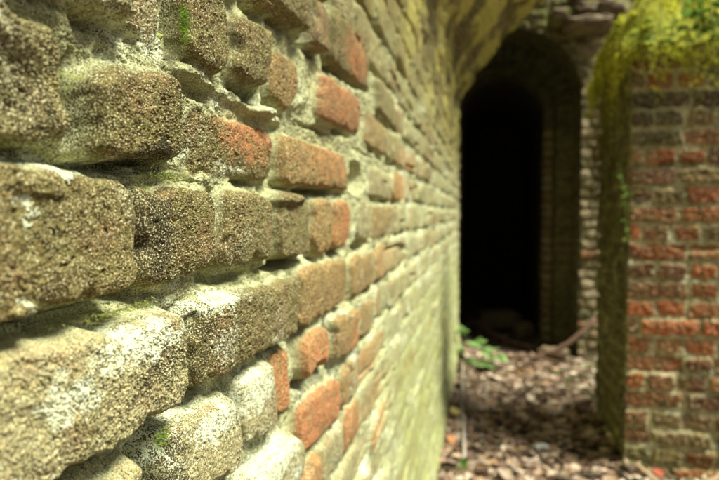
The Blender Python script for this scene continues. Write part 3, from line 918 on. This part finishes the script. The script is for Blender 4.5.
    def box(x0, x1, y0, y1, z0, z1): bx.append([(x0, y0, z0), (x1, y0, z0), (x1, y1, z0), (x0, y1, z0), (x0, y0, z1), (x1, y0, z1), (x1, y1, z1), (x0, y1, z1)])
    box(-0.62, DX - R1 - 0.02, Y0 + 0.03, Y0 + 3.7, -0.1, 3.17); box(DX + R1 + 0.02, 3.55, Y0 + 0.03, Y0 + 3.7, -0.1, 3.17)
    box(DX - R1 - 0.02, DX + R1 + 0.02, Y0 + 0.03, Y0 + 3.7, DSP + R1 + 0.02, 3.165)
    box(DX - R1 - 0.018, DX - R3 - 0.02, Y0 + 0.90, Y0 + 3.7, -0.1, DSP + R1); box(DX + R3 + 0.02, DX + R1 + 0.018, Y0 + 0.90, Y0 + 3.7, -0.1, DSP + R1)
    box(DX - R3 - 0.02, DX + R3 + 0.02, Y0 + 0.90, Y0 + 3.7, DSP + R3 + 0.02, DSP + R1)
    f6 = np.array([(0, 3, 2, 1), (4, 5, 6, 7), (0, 1, 5, 4), (1, 2, 6, 5), (2, 3, 7, 6), (3, 0, 4, 7)])
    link('core', np_mesh('core', np.array(bx).reshape(-1, 3) - org, np.concatenate([f6 + 8 * i for i in range(len(bx))]), False), M_CORE, root)


make_end_wall()


# ------------------------------------------------------------------ small things
def tube(path, rad, seg=8, seed=0, rough=0.15):
    """tapered knobbly tube; path (N,3), rad (N,) -> co, faces"""
    r = np.random.default_rng(seed)
    path = np.asarray(path, np.float32); n = len(path)
    rad = np.asarray(rad, np.float32) * np.ones(n, np.float32)
    tan = np.gradient(path, axis=0); tan /= np.linalg.norm(tan, axis=1, keepdims=True) + 1e-9
    ref = np.array([0.31, 0.17, 0.93])
    a = np.cross(tan, ref); a /= np.linalg.norm(a, axis=1, keepdims=True) + 1e-9
    b = np.cross(tan, a)
    th = np.linspace(0, 2 * np.pi, seg, endpoint=False)
    k = 1 + rough * r.normal(size=(n, seg))
    co = path[:, None] + (a[:, None] * np.cos(th)[None, :, None] + b[:, None] * np.sin(th)[None, :, None]) * (rad[:, None] * k)[..., None]
    i = np.arange(n * seg).reshape(n, seg)
    j = np.roll(i, -1, 1)
    f = np.stack([i[:-1], j[:-1], j[1:], i[1:]], -1).reshape(-1, 4)
    co = np.concatenate([co.reshape(-1, 3), path[:1], path[-1:]])
    N = n * seg
    caps = [(N, j[0, m], i[0, m], i[0, m]) for m in range(seg)] + [(N + 1, i[-1, m], j[-1, m], j[-1, m]) for m in range(seg)]
    return co, f, [c[:3] for c in caps]


def tube_mesh(name, paths):
    co = []; fs = []; base = 0
    for p, rad, seg, sd_ in paths:
        c, f, caps = tube(p, rad, seg, sd_)
        fs += [tuple(int(q) + base for q in x) for x in f] + [tuple(int(q) + base for q in x) for x in caps]
        co += c.tolist(); base += len(c)
    me = bpy.data.meshes.new(name)
    me.from_pydata(co, [], fs)
    me.polygons.foreach_set('use_smooth', np.ones(len(me.polygons), bool))
    me.update()
    return me


def curve(pts, n=24, jit=0.0, seed=0):
    """smooth path through points (Catmull-Rom)"""
    p = np.array(pts, np.float32); r = np.random.default_rng(seed)
    p = np.concatenate([2 * p[:1] - p[1:2], p, 2 * p[-1:] - p[-2:-1]])
    m = len(p) - 3
    t = np.linspace(0, m - 1e-4, n); i = t.astype(int); f = (t - i)[:, None]
    a, b, c, d = p[i], p[i + 1], p[i + 2], p[i + 3]
    q = 0.5 * (2 * b + (c - a) * f + (2 * a - 5 * b + 4 * c - d) * f ** 2 + (3 * b - a - 3 * c + d) * f ** 3)
    return q + r.normal(0, jit, q.shape)


def strands(paths, width, tint, seed):
    """flat tapering ribbons (moss, grass): paths (n,k,3)"""
    n, k, _ = paths.shape
    r = np.random.default_rng(seed)
    side = r.normal(size=(n, 1, 3)); side /= np.linalg.norm(side, axis=2, keepdims=True)
    tap = np.linspace(1, 0.15, k)[None, :, None]
    wv = side * width[:, None, None] * tap
    P = np.stack([paths - wv, paths + wv], 2).reshape(-1, 3)
    i = np.arange(n * k * 2).reshape(n, k, 2)
    F = np.stack([i[:, :-1, 0], i[:, :-1, 1], i[:, 1:, 1], i[:, 1:, 0]], -1).reshape(-1, 4)
    C = np.ones((n, k, 2, 4), np.float32); C[..., :3] = tint[:, None, None, :]
    return P, F, C.reshape(-1, 4)


def moss_cols(n, r, lo=(0.34, 0.36, 0.04), hi=(0.85, 0.84, 0.10)):
    t = r.random((n, 1)) ** 1.3
    return (np.array(lo) * (1 - t) + np.array(hi) * t) * r.uniform(0.8, 1.15, (n, 1))


def mound(x, y):
    e = np.minimum(y - (PIER_Y0 - 0.07), (x - (PIER_X0 - 0.07)) * 0.85)
    e = np.clip(e + 0.05 * fbm(x * 6, y * 6, 539, 2), 0, None)
    k = 1 - np.exp(-e / 0.17)
    return PIER_TOP - 0.05 + 0.12 * fbm(x * 5, y * 3, 542, 2) + 0.42 * k + (0.05 * fbm(x * 8, y * 8, 540, 3) + 0.03 * fbm(x * 28, y * 28, 541, 2)) * sstep(0, 0.05, e)


def make_moss_cap():
    """springy moss over the top of the pier, hanging over its front and left edges"""
    r = np.random.default_rng(51)
    org = np.array((1.2, 2.9, PIER_TOP), np.float32)
    # cushion under the strands
    xs = np.arange(PIER_X0 - 0.05, 2.3, 0.02); ys = np.arange(PIER_Y0 - 0.06, PIER_Y1 + 0.02, 0.02)
    X, Y = np.meshgrid(xs, ys)
    Z = mound(X, Y)
    tl = np.ones((X.size, 4), np.float32); tl[:, :3] = moss_cols(X.size, r, (0.26, 0.27, 0.035), (0.66, 0.66, 0.08))
    me = np_mesh('cushion', np.stack([X, Y, Z], -1).reshape(-1, 3) - org, grid_faces(*X.shape), True, dict(tint=tl))
    o = empty('moss', org)
    tag(o, 'bright yellow-green moss spilling over the top of the brick pier', 'moss')
    link('cushion', me, M_MOSS, o)
    # short tufts over the cushion and longer ones over the edges
    n = 60000
    ex = r.random(n)
    px = np.where(ex < 0.25, r.uniform(PIER_X0 - 0.07, PIER_X0 + 0.05, n), r.uniform(PIER_X0 - 0.05, 1.9, n))
    py = np.where(ex < 0.25, r.uniform(PIER_Y0 - 0.05, PIER_Y1, n), np.where(r.random(n) < 0.85, PIER_Y0 - 0.08 + 0.36 * r.random(n), r.uniform(PIER_Y0, PIER_Y1, n)))
    clump = fbm(px * 9, py * 9 + 3, 545, 3)
    hang = np.where(ex < 0.25, (PIER_X0 + 0.02 - px), (PIER_Y0 + 0.0 - py))
    ok = clump > -0.25
    px, py, clump, hang = px[ok], py[ok], clump[ok], hang[ok]
    n = len(px)
    drop = np.where(hang > 0.02, r.random(n) ** 2.2 * np.clip(0.07 + 0.30 * clump, 0.0, 0.25), 0)
    pz = mound(px, py) - drop - 0.004
    p0 = np.stack([px, py, pz], -1)
    dirv = r.normal(size=(n, 3)) * 0.6
    dirv[:, 2] += np.where(hang > 0, -0.1, 0.9)
    dirv[:, 1] -= 0.25
    L = r.uniform(0.008, 0.026, n)
    t = np.linspace(0, 1, 4)[None, :, None]
    path = p0[:, None] + dirv[:, None] * L[:, None, None] * t + np.array([0, 0, -1.0]) * (L[:, None, None] * t ** 2 * 0.6)
    P, F, C = strands(path, r.uniform(0.0018, 0.0045, n), moss_cols(n, r), 52)
    link('tufts', np_mesh('tufts', P - org, F, True, dict(tint=C)), M_MOSS, o)


make_moss_cap()


def make_hanging_moss():
    """wispy moss and rootlets that hang down the left side of the pier"""
    r = np.random.default_rng(61)
    n = 3000
    y = r.uniform(PIER_Y0 - 0.03, PIER_Y1, n)
    x = PIER_X0 - r.uniform(0.004, 0.055, n)
    cl = fbm(y * 12, x * 0 + 1.7, 550, 2)
    z = PIER_TOP + 0.02 - (r.random(n) ** 1.3) * (1.0 + 0.6 * cl)
    L = r.uniform(0.03, 0.15, n)
    t = np.linspace(0, 1, 6)[None, :, None]
    path = np.stack([x, y, z], -1)[:, None] + np.array([0, 0, -1.0]) * L[:, None, None] * t
    path = path + np.cumsum(r.normal(0, 0.006, path.shape), 1)
    kp_ = (fbm(y * 22, z * 5, 551, 2) > 0.02 - 0.25 * sstep(1.6, 1.9, z))
    path[..., 0] = np.minimum(path[..., 0], PIER_X0 - 0.003)
    k = sstep(1.35, 1.9, z)[:, None]
    col = moss_cols(n, r, (0.04, 0.035, 0.015), (0.24, 0.21, 0.07)) * (1 - k) + moss_cols(n, r, (0.22, 0.20, 0.05), (0.60, 0.55, 0.13)) * k
    P, F, C = strands(path[kp_], r.uniform(0.001, 0.0035, n)[kp_], col[kp_], 62)
    org = np.array((PIER_X0 - 0.03, 2.95, PIER_TOP), np.float32)
    o = link('hanging_moss', np_mesh('hanging_moss', P - org, F, True, dict(tint=C)), M_MOSS)
    o.location = org
    tag(o, 'wisps of pale moss and rootlets hanging down the shaded side of the pier', 'moss', kind='stuff')


make_hanging_moss()


def plant(name, label, cat, stems, leaf_sets, stem_rad, leaf_tint, seed, mat=None, group=None, stem_mat=None):
    """stems: list of point lists (world); leaf_sets: list of (pos, dir, size, width)"""
    r = np.random.default_rng(seed)
    base = np.array(stems[0][0], np.float32)
    o = empty(name, base)
    tag(o, label, cat, group)
    for i, s in enumerate(stems):
        c = curve(s, 14)
        link('stem', tube_mesh('stem', [(c - base, np.linspace(stem_rad, stem_rad * 0.45, len(c)), 6, seed + i)]), stem_mat or M_STEM, o)
    for pos, d, size, wdt in leaf_sets:
        d = Vector(d).normalized()
        q = d.to_track_quat('Y', 'Z').to_matrix()
        Rm = np.array(q)[None].astype(np.float32)
        tint = (np.array(leaf_tint) * r.uniform(0.75, 1.2))[None]
        P, F, C = leaves(np.array([pos], np.float32) - base + np.array(d)[None] * size * 0.5, np.array([size]), Rm, tint, np.array([r.normal(-0.35, 0.2)]), r, np.array([wdt]))
        link('leaf', np_mesh('leaf', P, F, True, dict(tint=C)), mat or M_GREEN, o)
    return o


M_STEM = plain_mat('green_stem', (0.08, 0.13, 0.03), (0.18, 0.24, 0.06), 200, 0.6, 0.1, 0.001)

# seedling at the foot of the wall by the doorway
_b = (-0.06, 4.25, 0.02)
lf = []
_r = np.random.default_rng(71)
tips = [(-0.12, 4.18, 0.27), (-0.06, 4.18, 0.20), (-0.14, 4.16, 0.14), (0.04, 4.13, 0.14), (0.10, 4.12, 0.12), (-0.06, 4.10, 0.09), (0.00, 4.08, 0.08), (-0.02, 4.2, 0.15)]
for tp in tips:
    for kk in range(3):
        d = (np.array(tp) - np.array(_b)) * (1, 1, 0.3) + _r.normal(0, 0.04, 3)
        lf.append((np.array(tp) + _r.normal(0, 0.016, 3), d + _r.normal(0, 0.05, 3), _r.uniform(0.08, 0.13), _r.uniform(1.2, 1.7)))
plant('seedling', 'small green leafy seedling at the wall foot beside the doorway', 'plant', [[_b, (np.array(_b) * 0.5 + np.array(tp) * 0.5) + (0, 0, 0.02), tp] for tp in tips], lf, 0.0025, (0.32, 0.50, 0.18), 72)
# sprout at the bottom of the picture
_b = (-0.070, 2.36, float(gz(-0.07, 2.36)))
_z = _b[2]
lf = [((-0.078, 2.35, 0.06 + _z), (-0.2, -0.1, 1), 0.05, 0.8), ((-0.062, 2.35, 0.055 + _z), (0.3, -0.1, 1), 0.045, 0.8), ((-0.069, 2.345, 0.07 + _z), (0.05, -0.2, 1), 0.055, 0.7), ((-0.072, 2.37, 0.045 + _z), (-0.6, 0, 0.6), 0.04, 0.8)]
plant('sprout', 'tiny bright green sprout among the dead leaves near the wall', 'plant', [[_b, (-0.069, 2.355, 0.04 + _z), (-0.069, 2.35, 0.075 + _z)]], lf, 0.002, (0.14, 0.32, 0.05), 73)
# second sprig halfway along the foot of the wall
_b = (-0.10, 3.55, 0.03)
lf = [((-0.115, 3.53, 0.10), (-0.3, -0.2, 0.5), 0.05, 0.9), ((-0.08, 3.53, 0.08), (0.6, -0.2, 0.3), 0.05, 0.9), ((-0.10, 3.52, 0.06), (0.1, -0.6, 0.2), 0.045, 0.9)]
plant('sprig', 'thin green sprig with three narrow leaves halfway along the wall foot', 'plant', [[_b, (-0.10, 3.54, 0.07), (-0.105, 3.53, 0.11)]], lf, 0.002, (0.12, 0.26, 0.07), 74)

# trailing weed on the left corner of the pier
st = [(0.555, 2.70, 1.62), (0.548, 2.66, 1.45), (0.552, 2.60, 1.32), (0.560, 2.55, 1.225), (0.580, 2.54, 1.20), (0.625, 2.54, 1.215)]
st2 = [(0.570, 2.54, 1.21), (0.568, 2.545, 1.12), (0.580, 2.545, 1.02)]
lf = []
for s_, a_ in ((curve(st, 12), 0.04), (curve(st2, 6), 0.03)):
    for p_ in s_[1:]:
        lf.append((p_, (_r.normal(0, 0.7), -0.5, _r.normal(-0.3, 0.4)), _r.uniform(0.022, 0.04), _r.uniform(0.8, 1.3)))
plant('trailing_weed', 'bright green weed trailing down the left corner of the brick pier', 'plant', [st, st2], lf, 0.003, (0.20, 0.36, 0.06), 75)

# leafy plants growing out of the moss
def bush(name, label, c, nst, seed, tint, spread=0.10, ht=0.12):
    r = np.random.default_rng(seed)
    stems, lf = [], []
    for i in range(nst):
        tip = np.array(c) + np.array([r.normal(0, spread), -abs(r.normal(0, 0.05)) - 0.02, r.uniform(-0.6, 1) * ht])
        mid = (np.array(c) + tip) / 2 + np.array([0, -0.02, 0.03])
        stems.append([c, mid, tip])
        for p_ in curve([c, mid, tip], 7)[2:]:
            lf.append((p_, (r.normal(0, 0.8), -0.5 + r.normal(0, 0.3), r.normal(-0.1, 0.5)), r.uniform(0.025, 0.045), r.uniform(1.2, 1.7)))
    plant(name, label, 'plant', stems, lf, 0.0025, tint, seed)


bush('ivy', 'green ivy hanging at the right end of the mossy pier top', (0.83, 2.50, 1.82), 12, 81, (0.17, 0.30, 0.05), 0.09, 0.12)
bush('herb', 'low clump of yellow-green leaves on the left end of the pier top', (0.63, 2.52, 1.80), 8, 82, (0.34, 0.42, 0.07), 0.07, 0.09)

# branches
def branch(name, label, paths, mat, group=None, cat='branch'):
    base = np.array(paths[0][0][0], np.float32)
    o = empty(name, base)
    tag(o, label, cat, group)
    for i, (pts, r0, r1, nm) in enumerate(paths):
        c = curve(pts, 22, 0.0015, 90 + i)
        link(nm, tube_mesh(nm, [(c - base, np.linspace(r0, r1, len(c)), 9, 91 + i)]), mat, o)
    return o


branch('fallen_branch', 'reddish brown fallen branch leaning up the leaves beside the doorway', [([(0.16, 4.38, 0.05), (0.34, 4.36, 0.065), (0.46, 4.36, 0.10), (0.56, 4.36, 0.15), (0.69, 4.38, 0.25), (0.80, 4.42, 0.36)], 0.014, 0.019, 'bough'),
       ([(0.34, 4.36, 0.065), (0.43, 4.28, 0.07), (0.55, 4.24, 0.065), (0.66, 4.24, 0.075)], 0.013, 0.006, 'side_shoot'), ([(0.46, 4.36, 0.10), (0.50, 4.28, 0.12), (0.58, 4.22, 0.115)], 0.009, 0.004, 'side_shoot')], M_BARK)
def on_litter(pts, up):
    return [(x_, y_, float(gz(x_, y_)) + u_) for (x_, y_), u_ in zip(pts, up)]
branch('root', 'pale bare root curving along the ground at the foot of the pier', [(on_litter([(0.62, 2.50), (0.69, 2.44), (0.78, 2.44), (0.87, 2.47), (0.98, 2.50), (1.15, 2.52)], (0.05, 0.03, 0.03, 0.05, 0.10, 0.14)), 0.010, 0.017, 'bough')], M_PALEBARK, cat='root')
branch('twig', 'thin grey twig lying up the leaf litter beside the wall', [(on_litter([(-0.075, 2.42), (-0.082, 2.7), (-0.105, 3.1), (-0.115, 3.45), (-0.125, 3.8)], (0.05, 0.05, 0.055, 0.055, 0.09)), 0.0065, 0.005, 'bough')], M_GREYTWIG)
branch('stick', 'dark stick lying across the threshold of the doorway', [([(-0.10, 5.5, 0.12), (0.05, 5.3, 0.06), (0.2, 5.1, 0.03), (0.40, 4.90, 0.02)], 0.014, 0.009, 'bough')], M_BARK)


# stones and fallen bricks
def stone(name, label, loc, size, seed, mat, boxy=0.0, rot=0, group=None, cat='stone'):
    r = np.random.default_rng(seed)
    n, m = 26, 40
    th = np.linspace(0, np.pi, n); ph = np.linspace(0, 2 * np.pi, m, endpoint=False)
    T, Pp = np.meshgrid(th, ph, indexing='ij')
    d = np.stack([np.sin(T) * np.cos(Pp), np.sin(T) * np.sin(Pp), np.cos(T)], -1)
    if boxy: d = np.sign(d) * np.abs(d) ** (1 - boxy)
    k = 1 + 0.30 * fbm(d[..., 0] * 1.7 + d[..., 2] * 1.1 + seed, d[..., 1] * 1.7 - d[..., 2] * 0.9, 700 + seed, 3) + 0.10 * fbm(d[..., 0] * 6 + d[..., 2] * 4, d[..., 1] * 6 - d[..., 2] * 5, 720 + seed, 2)
    co = d * k[..., None] * np.array(size) / 2
    c, s = math.cos(rot), math.sin(rot)
    co = co @ np.array([[c, s, 0], [-s, c, 0], [0, 0, 1]])
    i = np.arange(n * m).reshape(n, m); j = np.roll(i, -1, 1)
    F = np.stack([i[:-1], i[1:], j[1:], j[:-1]], -1).reshape(-1, 4)
    o = link(name, np_mesh(name, co.reshape(-1, 3), F, True), mat)
    o.location = loc
    tag(o, label, cat, group)
    return o


stone('fallen_stone', 'broad brown stone lying just inside the dark doorway', (0.16, 5.9, 0.06), (0.42, 0.22, 0.18), 3, M_STONE, 0.45, 0.2)
stone('fallen_stone', 'smaller stone at the right jamb inside the doorway', (0.38, 5.62, 0.03), (0.18, 0.14, 0.13), 5, M_STONE, 0.4, 0.6)
stone('fallen_brick', 'worn brick half buried by the right foot of the doorway', (0.52, 4.52, 0.06), (0.20, 0.11, 0.09), 8, M_STONE, 0.6, -0.4, cat='brick')
stone('pebble', 'grey flat pebble in the leaves at the front of the passage', (0.27, 2.72, 0.045), (0.07, 0.05, 0.035), 11, plain_mat('grey_stone', (0.25, 0.25, 0.23), (0.4, 0.4, 0.36), 60), 0.1, 0.3)
M_RUB = plain_mat('ledge_rubble', (0.09, 0.065, 0.04), (0.26, 0.19, 0.12), 35, c3=(0.22, 0.23, 0.05))
rub = [('long brown stone jutting lowest from the end wall above the doorway', (0.74, 4.60, 2.52), (0.34, 0.30, 0.09)), ('small stone at the left end of the heap above the doorway', (0.56, 4.62, 2.60), (0.17, 0.22, 0.10)),
       ('brown stone wedged at the right of the heap above the doorway', (0.90, 4.60, 2.62), (0.22, 0.24, 0.11)), ('mossy stone in the middle of the heap above the doorway', (0.72, 4.61, 2.635), (0.20, 0.24, 0.10)),
       ('topmost stone of the heap above the doorway', (0.76, 4.62, 2.75), (0.28, 0.24, 0.11))]
for i, (lb, lc, sz) in enumerate(rub):
    stone('corbel_stone', lb, lc, sz, 20 + i, M_RUB, 0.45, 0.1 * i - 0.15, 'loose stones above the doorway')


# single leaves that stand out of the litter
def one_leaf(label, loc, size, tint, seed):
    r = np.random.default_rng(seed)
    P, F, C = leaves(np.zeros((1, 3), np.float32), np.array([size]), rot_axis(np.array([[0.6, 0.3, 0.6]]), np.array([r.uniform(0.5, 1.0)])), np.array([tint]), np.array([0.3]), r, np.array([1.5]))
    o = link('fallen_leaf', np_mesh('fallen_leaf', P, F, True, dict(tint=C)), M_LITTER)
    o.location = loc
    tag(o, label, 'leaf', 'bright fallen leaves')


one_leaf('pale yellow fallen leaf at the foot of the wall', (-0.140, 2.95, float(gz(-0.14, 2.95)) + 0.045), 0.06, (0.75, 0.62, 0.22), 1)
one_leaf('orange fallen leaf at the foot of the wall', (-0.138, 2.60, float(gz(-0.138, 2.6)) + 0.045), 0.05, (0.55, 0.24, 0.10), 2)
one_leaf('red fallen leaf by the foot of the pier', (0.70, 2.50, float(gz(0.7, 2.5)) + 0.04), 0.05, (0.40, 0.09, 0.05), 3)
one_leaf('cream fallen leaf in the middle of the path', (0.27, 3.45, float(gz(0.27, 3.45)) + 0.045), 0.06, (0.8, 0.66, 0.5), 4)


# tufts of moss rooted in the joints of the close wall
def tuft(label, y, z, spread, n, seed, tint_hi):
    r = np.random.default_rng(seed)
    p0 = np.stack([np.full(n, WX - 0.003) + r.uniform(0, 0.004, n), y + r.normal(0, spread[0], n), z + r.normal(0, spread[1], n)], -1)
    d = r.normal(size=(n, 3)) * 0.7; d[:, 0] += 1.0; d[:, 2] += 0.3
    L = r.uniform(0.0008, 0.0026, n)
    t = np.linspace(0, 1, 4)[None, :, None]
    path = p0[:, None] + d[:, None] * L[:, None, None] * t
    P, F, C = strands(path, r.uniform(0.0002, 0.0005, n), moss_cols(n, r, (0.12, 0.2, 0.03), tint_hi), seed + 1)
    org = np.array((WX, y, z), np.float32)
    o = link('moss_tuft', np_mesh('moss_tuft', P - org, F, True, dict(tint=C)), M_MOSS)
    o.location = org
    tag(o, label, 'moss', 'moss tufts on the close wall')


tuft('vivid green moss tuft in the upright joint near the top of the close wall', 0.3535, 1.246, (0.0022, 0.006), 500, 101, (0.36, 0.52, 0.08))
tuft('yellow-green moss in the joint above the black-speckled brick', 0.333, 1.1440, (0.010, 0.0016), 260, 102, (0.6, 0.6, 0.2))
tuft('low moss line in the bed joint under the largest near brick', 0.282, 1.0665, (0.018, 0.0014), 300, 103, (0.6, 0.58, 0.2))
tuft('tiny moss tuft at the foot of the white-crusted near brick', 0.319, 0.981, (0.004, 0.0025), 220, 104, (0.4, 0.52, 0.1))
